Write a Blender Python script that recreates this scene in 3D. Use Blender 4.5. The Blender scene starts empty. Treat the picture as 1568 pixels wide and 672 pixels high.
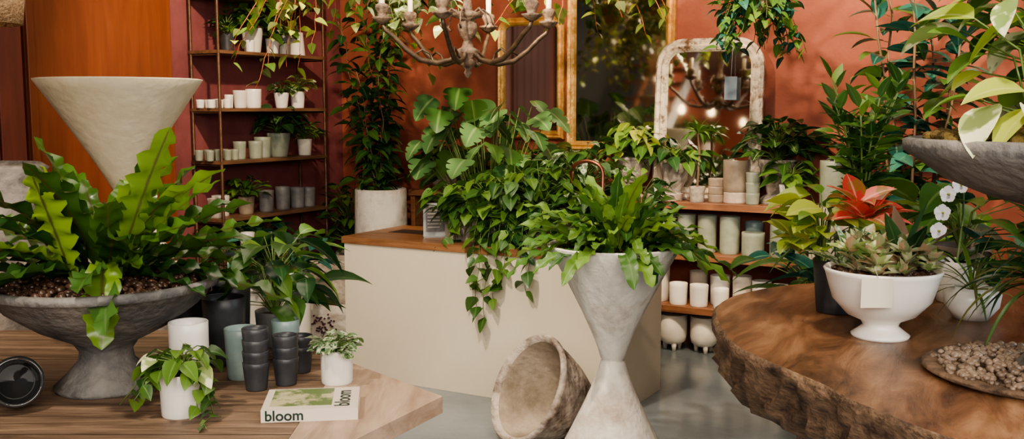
import bpy, math, random
from mathutils import Vector, Matrix
R=random.Random(7)
Z=Vector((0,0,1))
pi=math.pi
# ------------------------------------------------------------ materials
def newmat(name):
    m=bpy.data.materials.new(name); m.use_nodes=True
    nt=m.node_tree; b=nt.nodes['Principled BSDF']; return m,nt,b
def mat(name,c1,c2=None,rough=.5,metal=0,scale=8,bump=0,bscale=40,stretch=None,contrast=(.35,.65),spec=.5,coat=0):
    m,nt,b=newmat(name); N=nt.nodes; L=nt.links
    b.inputs['Roughness'].default_value=rough; b.inputs['Metallic'].default_value=metal
    b.inputs['Specular IOR Level'].default_value=spec; b.inputs['Coat Weight'].default_value=coat
    tc=N.new('ShaderNodeTexCoord'); mp=N.new('ShaderNodeMapping'); L.new(tc.outputs['Object'],mp.inputs[0])
    if stretch: mp.inputs['Scale'].default_value=stretch
    if c2:
        n=N.new('ShaderNodeTexNoise'); n.inputs['Scale'].default_value=scale; n.inputs['Detail'].default_value=7; n.inputs['Roughness'].default_value=.66
        L.new(mp.outputs[0],n.inputs[0])
        r=N.new('ShaderNodeValToRGB'); r.color_ramp.elements[0].position=contrast[0]; r.color_ramp.elements[1].position=contrast[1]
        r.color_ramp.elements[0].color=(*c1,1); r.color_ramp.elements[1].color=(*c2,1)
        L.new(n.outputs[0],r.inputs[0]); L.new(r.outputs[0],b.inputs['Base Color'])
    else: b.inputs['Base Color'].default_value=(*c1,1)
    if bump:
        n=N.new('ShaderNodeTexNoise'); n.inputs['Scale'].default_value=bscale; n.inputs['Detail'].default_value=5
        L.new(mp.outputs[0],n.inputs[0]); bp=N.new('ShaderNodeBump'); bp.inputs['Strength'].default_value=bump; bp.inputs['Distance'].default_value=.02
        L.new(n.outputs[0],bp.inputs['Height']); L.new(bp.outputs[0],b.inputs['Normal'])
    return m
def leafmat(name,dark,light,rib=None,rough=.35,varieg=None,vs=25,trans=.25,gain=.95):
    dark=tuple(min(.9,x*gain) for x in dark); light=tuple(min(.9,x*gain) for x in light)
    m,nt,b=newmat(name); N=nt.nodes; L=nt.links
    at=N.new('ShaderNodeAttribute'); at.attribute_name='tint'
    sp=N.new('ShaderNodeSeparateColor'); L.new(at.outputs['Color'],sp.inputs[0])
    mx=N.new('ShaderNodeMix'); mx.data_type='RGBA'; mx.inputs[6].default_value=(*dark,1); mx.inputs[7].default_value=(*light,1)
    L.new(sp.outputs[0],mx.inputs[0]); out=mx.outputs[2]
    if varieg:
        tc=N.new('ShaderNodeTexCoord'); n=N.new('ShaderNodeTexNoise'); n.inputs['Scale'].default_value=vs; n.inputs['Detail'].default_value=3
        L.new(tc.outputs['Object'],n.inputs[0]); r=N.new('ShaderNodeValToRGB'); r.color_ramp.elements[0].position=.5; r.color_ramp.elements[1].position=.56
        L.new(n.outputs[0],r.inputs[0]); m2=N.new('ShaderNodeMix'); m2.data_type='RGBA'; L.new(r.outputs[0],m2.inputs[0]); L.new(out,m2.inputs[6]); m2.inputs[7].default_value=(*varieg,1); out=m2.outputs[2]
    if rib:
        r=N.new('ShaderNodeValToRGB'); e=r.color_ramp.elements; e[0].position=.03; e[0].color=(1,1,1,1); e[1].position=.14; e[1].color=(0,0,0,1)
        L.new(sp.outputs[1],r.inputs[0]); m3=N.new('ShaderNodeMix'); m3.data_type='RGBA'; L.new(r.outputs[0],m3.inputs[0]); L.new(out,m3.inputs[6]); m3.inputs[7].default_value=(*rib,1); out=m3.outputs[2]
    L.new(out,b.inputs['Base Color']); b.inputs['Roughness'].default_value=rough
    t=N.new('ShaderNodeBsdfTranslucent'); L.new(out,t.inputs[0]); ms=N.new('ShaderNodeMixShader'); ms.inputs[0].default_value=trans
    o=N['Material Output']; L.new(b.outputs[0],ms.inputs[1]); L.new(t.outputs[0],ms.inputs[2]); L.new(ms.outputs[0],o.inputs[0])
    return m
def woodmat(name,c1,c2,stretch,scale=3,rough=.45,bump=.15,cmid=None,lohi=(.32,.66),rotz=0):
    m,nt,b=newmat(name); N=nt.nodes; L=nt.links
    tc=N.new('ShaderNodeTexCoord'); mp=N.new('ShaderNodeMapping'); mp.inputs['Scale'].default_value=stretch; src=tc.outputs['Object']
    if rotz:
        m0=N.new('ShaderNodeMapping'); m0.inputs['Rotation'].default_value=(0,0,rotz); L.new(src,m0.inputs[0]); src=m0.outputs[0]
    L.new(src,mp.inputs[0])
    n=N.new('ShaderNodeTexNoise'); n.inputs['Scale'].default_value=scale; n.inputs['Detail'].default_value=10; n.inputs['Roughness'].default_value=.66; n.inputs['Distortion'].default_value=.6
    L.new(mp.outputs[0],n.inputs[0]); r=N.new('ShaderNodeValToRGB'); e=r.color_ramp.elements
    e[0].position=lohi[0]; e[0].color=(*c1,1); e[1].position=lohi[1]; e[1].color=(*c2,1)
    if cmid: q=e.new(sum(lohi)/2); q.color=(*cmid,1)
    L.new(n.outputs[0],r.inputs[0]); L.new(r.outputs[0],b.inputs['Base Color']); b.inputs['Roughness'].default_value=rough
    bp=N.new('ShaderNodeBump'); bp.inputs['Strength'].default_value=bump; bp.inputs['Distance'].default_value=.02; L.new(n.outputs[0],bp.inputs['Height']); L.new(bp.outputs[0],b.inputs['Normal'])
    return m
M={}
M['wall']=mat('terracotta_plaster',(.21,.052,.030),(.36,.110,.067),.75,scale=1.5,bump=.35,bscale=12,contrast=(.32,.68))
M['maroon']=mat('maroon_plaster',(.15,.040,.042),(.24,.072,.075),.75,scale=2.5,bump=.15,bscale=14)
M['door']=woodmat('mahogany_door_wood',(.15,.038,.014),(.22,.060,.022),(7,7,.7),2.2,.4,.04)
M['plank']=woodmat('dark_red_planks',(.11,.026,.015),(.18,.042,.024),(7,7,.7),2.2,.5,.04)
M['floor']=mat('polished_concrete',(.15,.18,.20),(.25,.28,.30),.20,scale=1.6,bump=.03,bscale=9)
M['ceil']=mat('ceiling_paint',(.30,.24,.20),None,.8)
M['cream']=mat('cream_paint',(.67,.575,.44),(.74,.65,.515),.5,scale=1.2,contrast=(.3,.7))
M['ctop']=woodmat('counter_oiled_wood',(.12,.050,.022),(.31,.15,.07),(1,9,9),2.5,.33,.1)
M['shelfw']=woodmat('shelf_wood',(.14,.055,.026),(.31,.14,.07),(1,10,10),2.5,.45,.1)
M['rackw']=woodmat('rack_board_wood',(.10,.05,.028),(.22,.115,.06),(10,1,10),2.5,.5,.1)
M['rackm']=mat('aged_bronze_metal',(.10,.055,.035),(.17,.10,.06),.45,.7,scale=20)
M['tablew']=woodmat('weathered_table_wood',(.075,.046,.03),(.31,.205,.135),(1.2,12,12),2.2,.55,.35,(.18,.115,.075))
M['tablel']=woodmat('pale_table_wood',(.28,.18,.12),(.52,.38,.28),(9,1.2,9),1.6,.55,.15)
M['slab']=woodmat('live_edge_wood',(.028,.012,.007),(.34,.19,.105),(4.5,1.1,4.5),2.2,.32,.4,(.165,.078,.038),(.30,.72),rotz=.45)
M['bark']=mat('rough_bark',(.035,.018,.012),(.24,.15,.09),.8,scale=9,bump=1,bscale=18,stretch=(1,1,2))
M['white']=mat('white_ceramic',(.80,.76,.70),None,.3)
M['offw']=mat('matte_offwhite',(.64,.58,.50),(.74,.69,.61),.6,scale=6)
M['sage']=mat('sage_ceramic',(.22,.245,.19),(.31,.33,.26),.45,scale=10)
M['grey']=mat('grey_ceramic',(.12,.12,.125),(.19,.18,.18),.5,scale=12)
M['dark']=mat('charcoal_ceramic',(.028,.030,.036),(.055,.055,.06),.4,scale=12)
M['aqua']=mat('aqua_ceramic',(.20,.28,.27),(.28,.36,.34),.35,scale=6)
M['taupe']=mat('taupe_ceramic',(.22,.165,.12),(.32,.25,.19),.5,scale=9)
M['conc']=mat('weathered_concrete',(.17,.14,.115),(.45,.39,.33),.85,scale=7,bump=.5,bscale=30,contrast=(.32,.6))
M['concw']=mat('whitewashed_concrete',(.40,.31,.24),(.70,.65,.58),.8,scale=4,bump=.35,bscale=30,contrast=(.32,.5))
M['concd']=mat('mottled_cream_concrete',(.42,.35,.23),(.58,.51,.38),.8,scale=3,bump=.2,bscale=30)
M['bowl']=mat('aged_grey_stone',(.055,.057,.06),(.24,.22,.20),.75,scale=5,bump=.5,bscale=35)
M['rust']=mat('stained_grey_concrete',(.11,.07,.05),(.52,.44,.37),.85,scale=8,bump=.6,bscale=30,contrast=(.36,.58))
M['rusti']=mat('stained_planter_inside',(.20,.155,.11),(.44,.36,.28),.85,scale=5,bump=.4,bscale=30)
M['terr']=mat('aged_terracotta',(.38,.27,.20),(.60,.50,.41),.8,scale=6,bump=.3)
M['soil']=mat('dark_soil',(.02,.012,.008),(.08,.045,.03),.9,scale=40,bump=1,bscale=60)
M['bark_chips']=mat('lava_pebbles',(.02,.012,.009),(.11,.055,.035),.3,scale=25)
M['pebble']=mat('river_pebbles',(.08,.05,.033),(.32,.23,.16),.4,scale=22)
M['moss']=mat('moss',(.08,.045,.012),(.20,.14,.04),.95,scale=40,bump=1,bscale=70)
M['gold']=mat('antique_gold_frame',(.58,.30,.085),(.88,.56,.20),.38,.5,scale=20,bump=.3)
M['distress']=mat('distressed_white_frame',(.18,.10,.055),(.68,.58,.46),.65,scale=16,bump=.7,bscale=35,contrast=(.36,.52))
M['mirror']=mat('mirror_glass',(.78,.74,.68),None,.04,1)
M['mirrord']=mat('aged_mirror_glass',(.62,.57,.52),None,.05,1)
M['turned']=mat('grey_limed_wood',(.05,.03,.02),(.28,.19,.125),.7,scale=22,bump=.5)
M['iron']=mat('bronzed_iron',(.06,.038,.026),(.13,.085,.05),.45,.5,scale=30)
M['candle']=mat('candle_wax',(.75,.66,.5),None,.5)
M['copper']=mat('copper_pipe',(.30,.12,.07),None,.3,.9)
M['stem']=mat('green_stem',(.10,.16,.035),None,.5)
M['bstem']=mat('brown_stem',(.16,.10,.06),None,.7)
M['ostem']=mat('orange_vine_stem',(.50,.14,.04),None,.6)
M['paper']=mat('book_pages',(.75,.70,.62),None,.8)
M['cover']=mat('book_cover_print',(.50,.46,.28),(.13,.19,.07),.4,scale=12,contrast=(.44,.52))
M['coverw']=mat('book_cover_white',(.70,.61,.52),None,.4)
M['ink']=mat('green_ink',(.008,.03,.02),None,.5)
M['tag']=mat('paper_tag',(.62,.56,.46),None,.7)
M['tagb']=mat('slate_tag',(.16,.20,.25),None,.7)
M['stone']=mat('rough_wall_stone',(.13,.11,.10),(.40,.35,.30),.9,scale=6,bump=1,bscale=12)
M['darkw']=mat('dark_stair_wood',(.02,.013,.01),(.04,.025,.02),.5,scale=10)
M['dimpanel']=mat('dim_room_panel',(.03,.033,.028),None,.8)  # dark colour standing in for the dimness of the mirrored room
M['petal']=mat('white_petal',(.80,.77,.80),None,.5)
M['grape']=mat('painted_grapes',(.07,.02,.05),None,.5)
M['rattan']=mat('woven_rattan',(.30,.17,.08),(.55,.36,.2),.7,scale=50,bump=.8,bscale=80)
m,nt,b=newmat('smoked_glass'); b.inputs['Base Color'].default_value=(.03,.03,.03,1); b.inputs['Roughness'].default_value=.05; b.inputs['Coat Weight'].default_value=.5; M['smoke']=m
m,nt,b=newmat('clear_acrylic'); b.inputs['Base Color'].default_value=(.7,.75,.75,1); b.inputs['Roughness'].default_value=.08; b.inputs['Alpha'].default_value=.35; M['acry']=m
m,nt,b=newmat('glowing_bulb'); b.inputs['Emission Color'].default_value=(1,.7,.4,1); b.inputs['Emission Strength'].default_value=6; M['bulb']=m
G={}
G['fern']=leafmat('birds_nest_fern_leaf',(.06,.14,.015),(.28,.44,.04),(.12,.12,.04),.3)
G['fernd']=leafmat('birds_nest_fern_old_leaf',(.016,.055,.012),(.09,.19,.028),(.08,.06,.025),.25,trans=.18)
G['bright']=leafmat('bright_green_leaf',(.06,.145,.025),(.20,.34,.055),(.18,.30,.09),.33)
G['mid']=leafmat('mid_green_leaf',(.025,.08,.02),(.10,.215,.045),(.12,.21,.065),.3)
G['dark']=leafmat('dark_green_leaf',(.010,.038,.014),(.04,.11,.035),(.07,.14,.05),.25,trans=.15)
G['blue']=leafmat('blue_green_leaf',(.010,.055,.045),(.045,.165,.125),(.08,.2,.13),.25,trans=.15)
G['pale']=leafmat('variegated_pothos_leaf',(.20,.31,.09),(.42,.50,.19),None,.35,varieg=(.76,.76,.50),vs=18)
G['lime']=leafmat('lime_leaf',(.20,.29,.03),(.48,.53,.10),(.45,.5,.15),.35)
G['fitt']=leafmat('fittonia_leaf',(.05,.12,.04),(.13,.25,.08),(.6,.62,.45),.4,varieg=(.5,.55,.38),vs=70)
G['olive']=leafmat('olive_vine_leaf',(.07,.10,.02),(.24,.26,.07),(.2,.22,.08),.4)
G['pray']=leafmat('prayer_plant_leaf',(.012,.04,.015),(.05,.12,.03),(.3,.4,.15),.35,varieg=(.10,.19,.06),vs=40)
G['pink']=leafmat('pink_aglaonema_leaf',(.60,.07,.06),(.82,.24,.18),(.85,.42,.32),.35,varieg=(.34,.20,.07),vs=16)
G['succ']=leafmat('pale_succulent_leaf',(.20,.25,.11),(.54,.56,.32),(.55,.33,.25),.4,varieg=(.50,.33,.20),vs=30)
G['mons']=leafmat('monstera_leaf',(.06,.17,.055),(.19,.35,.13),(.30,.42,.18),.2)
# ------------------------------------------------------------ mesh builder
RZ=math.radians(-29); CO=Vector((-1.38,8.14,0))
E1=Vector((math.cos(RZ),math.sin(RZ),0)); E2=Vector((math.sin(RZ),-math.cos(RZ),0))
def RM(a,b,z=0): p=CO+E1*a+E2*b; return (p.x,p.y,z)
def CT(s,d,z=0): p=Vector((-1.0,5.88,0))+E1*s-E2*d; return (p.x,p.y,z)
class MB:
    def __init__(s): s.v=[];s.f=[];s.mi=[];s.sm=[];s.c=[];s.mats=[];s.plant=False
    def mid(s,m):
        if m not in s.mats: s.mats.append(m)
        return s.mats.index(m)
    def add(s,vs,fs,m,smooth=True,cols=None):
        o=len(s.v); s.v.extend([tuple(p) for p in vs]); k=s.mid(m)
        s.c.extend(cols if cols else [(.5,.5,.5,1)]*len(vs))
        for f in fs: s.f.append(tuple(i+o for i in f)); s.mi.append(k); s.sm.append(smooth)
    def lathe(s,prof,m,c=(0,0,0),seg=40,rot=None,smooth=True):
        vs=[];fs=[];c=Vector(c)
        for (r,z) in prof:
            for i in range(seg):
                a=2*pi*i/seg; p=Vector((r*math.cos(a),r*math.sin(a),z))
                if rot: p=rot@p
                vs.append(p+c)
        for j in range(len(prof)-1):
            for i in range(seg):
                k=(i+1)%seg; fs.append((j*seg+i,j*seg+k,(j+1)*seg+k,(j+1)*seg+i))
        s.add(vs,fs,m,smooth)
    def tube(s,pts,r,m,seg=5,smooth=True):
        vs=[];fs=[];n=len(pts); pts=[Vector(p) for p in pts]
        for j,p in enumerate(pts):
            d=(pts[min(j+1,n-1)]-pts[max(j-1,0)])
            if d.length<1e-7:d=Z.copy()
            d.normalize(); a=d.cross(Z)
            if a.length<.1: a=d.cross(Vector((1,0,0)))
            a.normalize(); b=d.cross(a); rr=r[j] if isinstance(r,(list,tuple)) else r
            for i in range(seg):
                t=2*pi*i/seg; vs.append(p+a*math.cos(t)*rr+b*math.sin(t)*rr)
        for j in range(n-1):
            for i in range(seg):
                k=(i+1)%seg; fs.append((j*seg+i,j*seg+k,(j+1)*seg+k,(j+1)*seg+i))
        fs.append(tuple(range(seg))); fs.append(tuple(range((n-1)*seg,n*seg)))
        s.add(vs,fs,m,smooth)
    def box(s,x0,x1,y0,y1,z0,z1,m):
        vs=[(x,y,z) for z in (z0,z1) for (x,y) in ((x0,y0),(x1,y0),(x1,y1),(x0,y1))]
        s.add(vs,[(0,3,2,1),(4,5,6,7),(0,1,5,4),(1,2,6,5),(2,3,7,6),(3,0,4,7)],m,False)
    def prism(s,poly,z0,z1,m,mside=None):
        n=len(poly); vs=[(x,y,z0) for x,y in poly]+[(x,y,z1) for x,y in poly]
        s.add(vs,[tuple(reversed(range(n))),tuple(range(n,2*n))],m,False)
        s.add(vs,[(i,(i+1)%n,n+(i+1)%n,n+i) for i in range(n)],mside or m,False)
    def lump(s,c,r,m,sq=.7):
        c=Vector(c); a=R.random()*6.3; vs=[]; rows=[(0,-1),(.8,-.6),(1,0),(.75,.6),(0,1)]
        sx=r*R.uniform(.8,1.25); sy=r*R.uniform(.65,1)
        for rr,z in rows:
            for i in range(6):
                t=i*pi/3; x=rr*math.cos(t)*sx; y=rr*math.sin(t)*sy
                vs.append((c.x+x*math.cos(a)-y*math.sin(a),c.y+x*math.sin(a)+y*math.cos(a),c.z+z*r*sq))
        fs=[(j*6+i,j*6+(i+1)%6,(j+1)*6+(i+1)%6,(j+1)*6+i) for j in range(4) for i in range(6)]
        s.add(vs,fs,m,True)
    def pebbles(s,c,rad,n,size,m,dome=0):
        for i in range(n):
            a=R.random()*2*pi; q=math.sqrt(R.random()); r=q*rad
            s.lump((c[0]+r*math.cos(a),c[1]+r*math.sin(a),c[2]+dome*(1-q*q)+R.uniform(-.3,.5)*size),size*R.uniform(.6,1.2),m)
    def leaf(s,p,d,L,W,m,kind='ovate',droop=.6,fold=.25,n=6,wave=0,roll=None,wf=22,us=None,tint=None):
        s.plant=True
        p=Vector(p); d=Vector(d).normalized(); sd=d.cross(Z)
        if sd.length<.08: a=R.random()*6.3; sd=Vector((math.cos(a),math.sin(a),0))
        sd.normalize(); sd=Matrix.Rotation(R.uniform(-.6,.6) if roll is None else roll,3,d)@sd
        us=us or ((-1,0,1) if wave==0 and kind!='monstera' else (-1,-.5,0,.5,1))
        tn=R.random() if tint is None else tint; vs=[];cs=[];ph=R.random()*6
        for i in range(n+1):
            t=i/n
            if kind=='ovate': w=math.sin(pi*t**.75)**.9 if 0<t<1 else 0
            elif kind=='lance': w=math.sin(pi*t**.8)**1.2 if 0<t<1 else 0
            elif kind=='heart': w=math.sin(pi*t**.5)**.85 if 0<t<1 else (.25 if t==0 else 0)
            elif kind=='round': w=math.sqrt(max(0,1-(2*t-1)**2))
            elif kind=='strap': w=min(1,.25+t*1.7)*math.sqrt(max(0,1-max(0,(t-.62)/.38)**2))
            elif kind=='blade': w=min(1,.6+t)*(1-t**3)
            else: w=math.sin(pi*t**.55)**.7 if 0<t<1 else (.3 if t==0 else 0)
            nn=sd.cross(d)
            for u in us:
                q=u
                if kind=='monstera' and abs(u)==1 and i%5==(3 if u>0 else 4) and .25<t<.85: q=u*.58
                ed=1+(.12*math.sin(t*wf*1.3+ph*2+u) if wave else 0)
                off=sd*q*w*W*.5*ed+nn*W*.5*w*(fold*abs(q)+wave*math.sin(t*wf+ph+(1.4 if u>0 else 0))*abs(q)**1.5)
                vs.append(p+off); cs.append((tn,abs(u),t,1))
            p=p+d*(L/n); d=(d+Vector((0,0,-droop/n))).normalized()
        k=len(us); fs=[(i*k+j,i*k+j+1,(i+1)*k+j+1,(i+1)*k+j) for i in range(n) for j in range(k-1)]
        s.add(vs,fs,m,True,cs); return p
    def pot(s,rt,rb,h,m,soil='soil',x=0,y=0,z=0,w=.006,seg=32,belly=0):
        pr=[(0,0),(rb*.96,0),(rb,.004)]
        for i in range(1,7):
            t=i/6; pr.append((rb+(rt-rb)*t+belly*math.sin(pi*t),h*t))
        pr+=[(rt-w*.3,h+w*.3),(rt-w,h),(rt-w*1.2,h*.86)]
        if not soil: pr+=[(rb-w if rb>2*w else rb*.6,.012),(0,.012)]
        s.lathe(pr,m,(x,y,z),seg)
        if soil: s.lathe([(rt-w*1.1,h*.87),(rt*.5,h*.89),(0,h*.9)],M[soil],(x,y,z),seg)
    def bush(s,c,RR,H,n,L,W,mats,kind='ovate',droop=.9,up=None,stem=None,low=.25,sr=.003,wave=0,az=None,ln=6,fold=.25):
        c=Vector(c)
        if up is None: up=-.35 if kind=='heart' else .15
        for i in range(n):
            a=R.uniform(*(az or (0,2*pi))); q=math.sqrt(R.random()); r=RR*q
            zz=H*(low+(1-low)*R.random())*(1-.35*q*q)
            tip=c+Vector((r*math.cos(a),r*math.sin(a),zz)); o=Vector((math.cos(a),math.sin(a),0))
            mdl=c+Vector((r*.35*math.cos(a),r*.35*math.sin(a),zz*.75))
            if stem!=False: s.tube([c+o*.01*R.random(),mdl,tip],[sr*1.3,sr,sr*.7],stem or M['stem'],3)
            aa=a+R.uniform(-.8,.8); d=Vector((math.cos(aa),math.sin(aa),up+R.uniform(-.5,.5)))
            k=R.uniform(.7,1.2); s.leaf(tip,d,L*k,W*k,R.choice(mats),kind,droop*R.uniform(.5,1.4),fold,ln,wave)
    def vine(s,path,L,W,mats,kind='heart',step=.05,stem=None,sr=.002):
        pts=[Vector(p) for p in path]; s.tube(pts,sr,stem or M['stem'],3)
        acc=0
        for i in range(len(pts)-1):
            sg=pts[i+1]-pts[i]; l=sg.length; acc+=l
            if l<1e-6: continue
            while acc>step:
                acc-=step; p=pts[i+1]-sg.normalized()*min(acc,l); a=R.random()*2*pi
                d=Vector((math.cos(a),math.sin(a),R.uniform(-1.2,.1))); k=R.uniform(.65,1.15)
                s.leaf(p,d,L*k,W*k,R.choice(mats),kind,.8,.2,5)
    def trail(s,c,rad,n,length,L,W,mats,kind='heart',step=.05,az=None,stem=None,lift=.04,sr=.002,spread=.01):
        c=Vector(c)
        for i in range(n):
            a=R.uniform(*(az or (0,2*pi))); o=Vector((math.cos(a),math.sin(a),0)); p=c.copy(); path=[p.copy()]
            p=c+o*rad*.7+Z*lift; path.append(p.copy()); p=c+o*rad*1.12+Z*lift*.4; path.append(p.copy())
            ll=length*R.uniform(.4,1); k=max(3,int(ll/.05)); sw=R.uniform(-.02,.02),R.uniform(-.02,.02)
            for j in range(k):
                p=p+Vector((sw[0]+R.uniform(-.012,.012)+o.x*(spread+.01/(j+1)),sw[1]+R.uniform(-.012,.012)+o.y*(spread+.01/(j+1)),-ll/k)); path.append(p.copy())
            s.vine(path,L,W,mats,kind,step,stem,sr)
    def rosette(s,c,n,L,W,mats,kind='strap',e0=20,e1=80,droop=1.0,wave=.25,ln=14,fold=.3,wf=22,r0=.03,inner=None):
        c=Vector(c)
        for i in range(n):
            a=i*2.399+R.uniform(-.3,.3); t=i/max(1,n-1); e=math.radians(e0+(e1-e0)*t+R.uniform(-7,7))
            d=Vector((math.cos(a)*math.cos(e),math.sin(a)*math.cos(e),math.sin(e)))
            k=R.uniform(.75,1.1); mm=R.choice(inner) if inner and t>.55 else R.choice(mats)
            s.leaf(c+Vector((math.cos(a)*r0*(1-t),math.sin(a)*r0*(1-t),0)),d,L*k,W*k,mm,kind,droop*R.uniform(.7,1.3),fold,ln,wave,None,wf)
    def stemleaves(s,path,n,L,W,mats,kind='ovate',t0=.2,up=.2,droop=.7,sr=.006,stem=None,ln=6):
        pts=[Vector(p) for p in path]; m_=len(pts); s.tube(pts,[sr*(1-.6*i/m_) for i in range(m_)],stem or M['bstem'],5)
        for i in range(n):
            t=t0+(1-t0)*i/max(1,n-1); x=t*(m_-1); j=min(int(x),m_-2); p=pts[j].lerp(pts[j+1],x-j)
            a=i*2.4+R.uniform(-.4,.4); d=Vector((math.cos(a),math.sin(a),up+R.uniform(-.35,.35)+ (1.0 if t>.93 else 0))); k=R.uniform(.75,1.1)
            q=p+d.normalized()*L*.15; s.tube([p,q],.002,M['stem'],3)
            s.leaf(q,d,L*k,W*k,R.choice(mats),kind,droop*R.uniform(.5,1.5),.25,ln)
    def done(s,name,loc=(0,0,0),rz=0,bevel=0):
        if s.plant:   # keep foliage inside the room: nothing grows through the walls
            lo=Vector(loc); rm=Matrix.Rotation(rz,3,'Z')
            for i,p in enumerate(s.v):
                w=rm@Vector(p)+lo-CO; a=w.dot(E1); b=w.dot(E2)
                if a<.012 or b<.012:
                    w=w+E1*max(0,.012-a)+E2*max(0,.012-b); q=rm.transposed()@(w+CO-lo); s.v[i]=(q.x,q.y,q.z)
        me=bpy.data.meshes.new(name); me.from_pydata(s.v,[],s.f)
        for m in s.mats: me.materials.append(m)
        me.polygons.foreach_set('material_index',s.mi); me.polygons.foreach_set('use_smooth',s.sm)
        ca=me.color_attributes.new('tint','FLOAT_COLOR','POINT'); fl=[x for c in s.c for x in c]; ca.data.foreach_set('color',fl)
        me.update(); ob=bpy.data.objects.new(name,me); bpy.context.collection.objects.link(ob)
        ob.location=loc; ob.rotation_euler=(0,0,rz)
        if bevel:
            bv=ob.modifiers.new('bevel','BEVEL'); bv.width=bevel; bv.segments=2; bv.limit_method='ANGLE'
        return ob
# ------------------------------------------------------------ room shell
def roombox(name,a0,a1,b0,b1,z0,z1,m,bevel=0):
    mb=MB(); mb.box(a0,a1,-b1,-b0,z0,z1,m); return mb.done(name,CO,RZ,bevel)
roombox('floor',-.1,6.6,-.1,10,-.1,0,M['floor'])
roombox('ceiling',-.1,6.6,-.1,10,3.2,3.3,M['ceil'])
roombox('wall_back',-.1,6.6,-.1,0,0,3.2,M['wall'])
roombox('wall_left',-.1,0,0,1.78,0,3.2,M['maroon'])
roombox('wall_left_near',-.1,0,1.78,10,0,3.2,M['wall'])
roombox('wall_front',-.1,3.2,10,10.1,0,3.2,M['wall'])
mb=MB()
for (b0,b1,z0,z1) in ((0,2.4,0,3.2),(6.4,10,0,3.2),(2.4,6.4,0,.7),(2.4,6.4,2.8,3.2)): mb.box(6.5,6.6,-b1,-b0,z0,z1,M['wall'])
mb.done('wall_right',CO,RZ)
mb=MB()
for (b0,b1,z0,z1) in ((2.4,6.4,.7,.76),(2.4,6.4,2.74,2.8),(2.4,2.46,.76,2.74),(3.7,3.76,.76,2.74),(5.05,5.11,.76,2.74),(6.34,6.4,.76,2.74)): mb.box(6.49,6.58,-b1,-b0,z0,z1,M['iron'])
mb.done('window_1',CO,RZ)
mb=MB(); mb.box(0,.05,-2.85,-1.80,0,3.0,M['door']); mb.box(.05,.075,-2.85,-2.80,0,3.0,M['door'])
mb.done('door_1',CO,RZ,.004)
mb=MB()
for k in range(5): mb.box(0,.07,-2.88-.16*k-.15,-2.88-.16*k,0,3.0,M['plank'])
mb.done('trim_1',CO,RZ,.006)
mb=MB(); mb.box(0,.03,-7.0,-3.9,0,3.1,M['dimpanel']); mb.done('mirror_dark_panel',CO,RZ)  # unseen dark panel, added so the mirrors reflect a dim room
mb=MB()
for k in range(13):
    b=4.0+k*.23; z=.2+k*.22; mb.box(.04,.7,-b-.24,-b,z-.04,z,M['shelfw'])
for x in (.70,.735): mb.box(x,x+.03,-4.06,-4.0,0,.9,M['darkw'])
vs=[(.70,-3.95,0),(.70,-3.95,.24),(.70,-6.95,3.1),(.70,-6.95,2.85),(.74,-3.95,0),(.74,-3.95,.24),(.74,-6.95,3.1),(.74,-6.95,2.85)]
mb.add(vs,[(0,1,2,3),(7,6,5,4),(1,5,6,2),(0,3,7,4)],M['concw'],False)
mb.tube([(.72,-4.0,1.1),(.72,-6.2,3.15)],.03,M['shelfw'],8)
for k in range(8): b=4.15+k*.26; z=.3+k*.243; mb.tube([(.72,-b,z),(.72,-b,z+.9)],.008,M['iron'],5)
mb.done('staircase',CO,RZ)
mb=MB(); mb.box(.01,.35,-9.6,-7.3,1.05,1.09,M['shelfw']); mb.box(.01,.35,-9.6,-7.3,1.75,1.79,M['shelfw'])
for k in range(3): mb.box(.02,.33,-7.34-1.1*k,-7.30-1.1*k,0,1.75,M['shelfw'])
mb.done('display_shelf',CO,RZ)
for b,zz in ((7.6,1.79),(8.2,1.09),(8.8,1.79),(9.3,1.09),(7.8,1.09)):
    mb=MB(); mb.pot(.11,.09,.18,M['offw'],'soil'); mb.bush((0,0,.16),.25,.4,60,.16,.08,[G['bright'],G['mid']],'heart'); mb.done('potted_philodendron',RM(.3,b,zz))
for a,b,z in ((.8,7.4,2.25),(.8,9.0,2.25),(1.0,5.6,2.1),(1.0,4.6,1.9)):
    mb=MB(); mb.lathe([(0,0),(.03,.01),(.045,.05),(.03,.10),(.015,.12),(0,.12)],M['bulb'],seg=16); mb.tube([(0,0,.12),(0,0,3.2-z)],.004,M['iron'],5); mb.done('pendant_bulb_lamp',RM(a,b,z))
# ------------------------------------------------------------ counter
mb=MB(); CZ=.844
mb.box(0,1.77,0,.62,0,CZ-.04,M['cream']); mb.box(-.012,1.785,-.012,.635,CZ-.04,CZ,M['ctop'])
mb.box(.12,.42,.28,.44,CZ-.001,CZ+.0015,M['darkw'])  # tray recess: its darkness is a flat dark plate, nothing is cut in
mb.done('shop_counter',CT(0,0),RZ,.003)
# ------------------------------------------------------------ wall shelf (back)
mb=MB()
for z in (1.0,.67,.32): mb.box(.89,3.80,-.35,-.005,z-.045,z,M['shelfw'])
for a in (.89,2.3,3.76): mb.box(a,a+.04,-.33,-.01,0,.955,M['shelfw'])
mb.done('wooden_wall_shelf',CO,RZ,.003)
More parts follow.
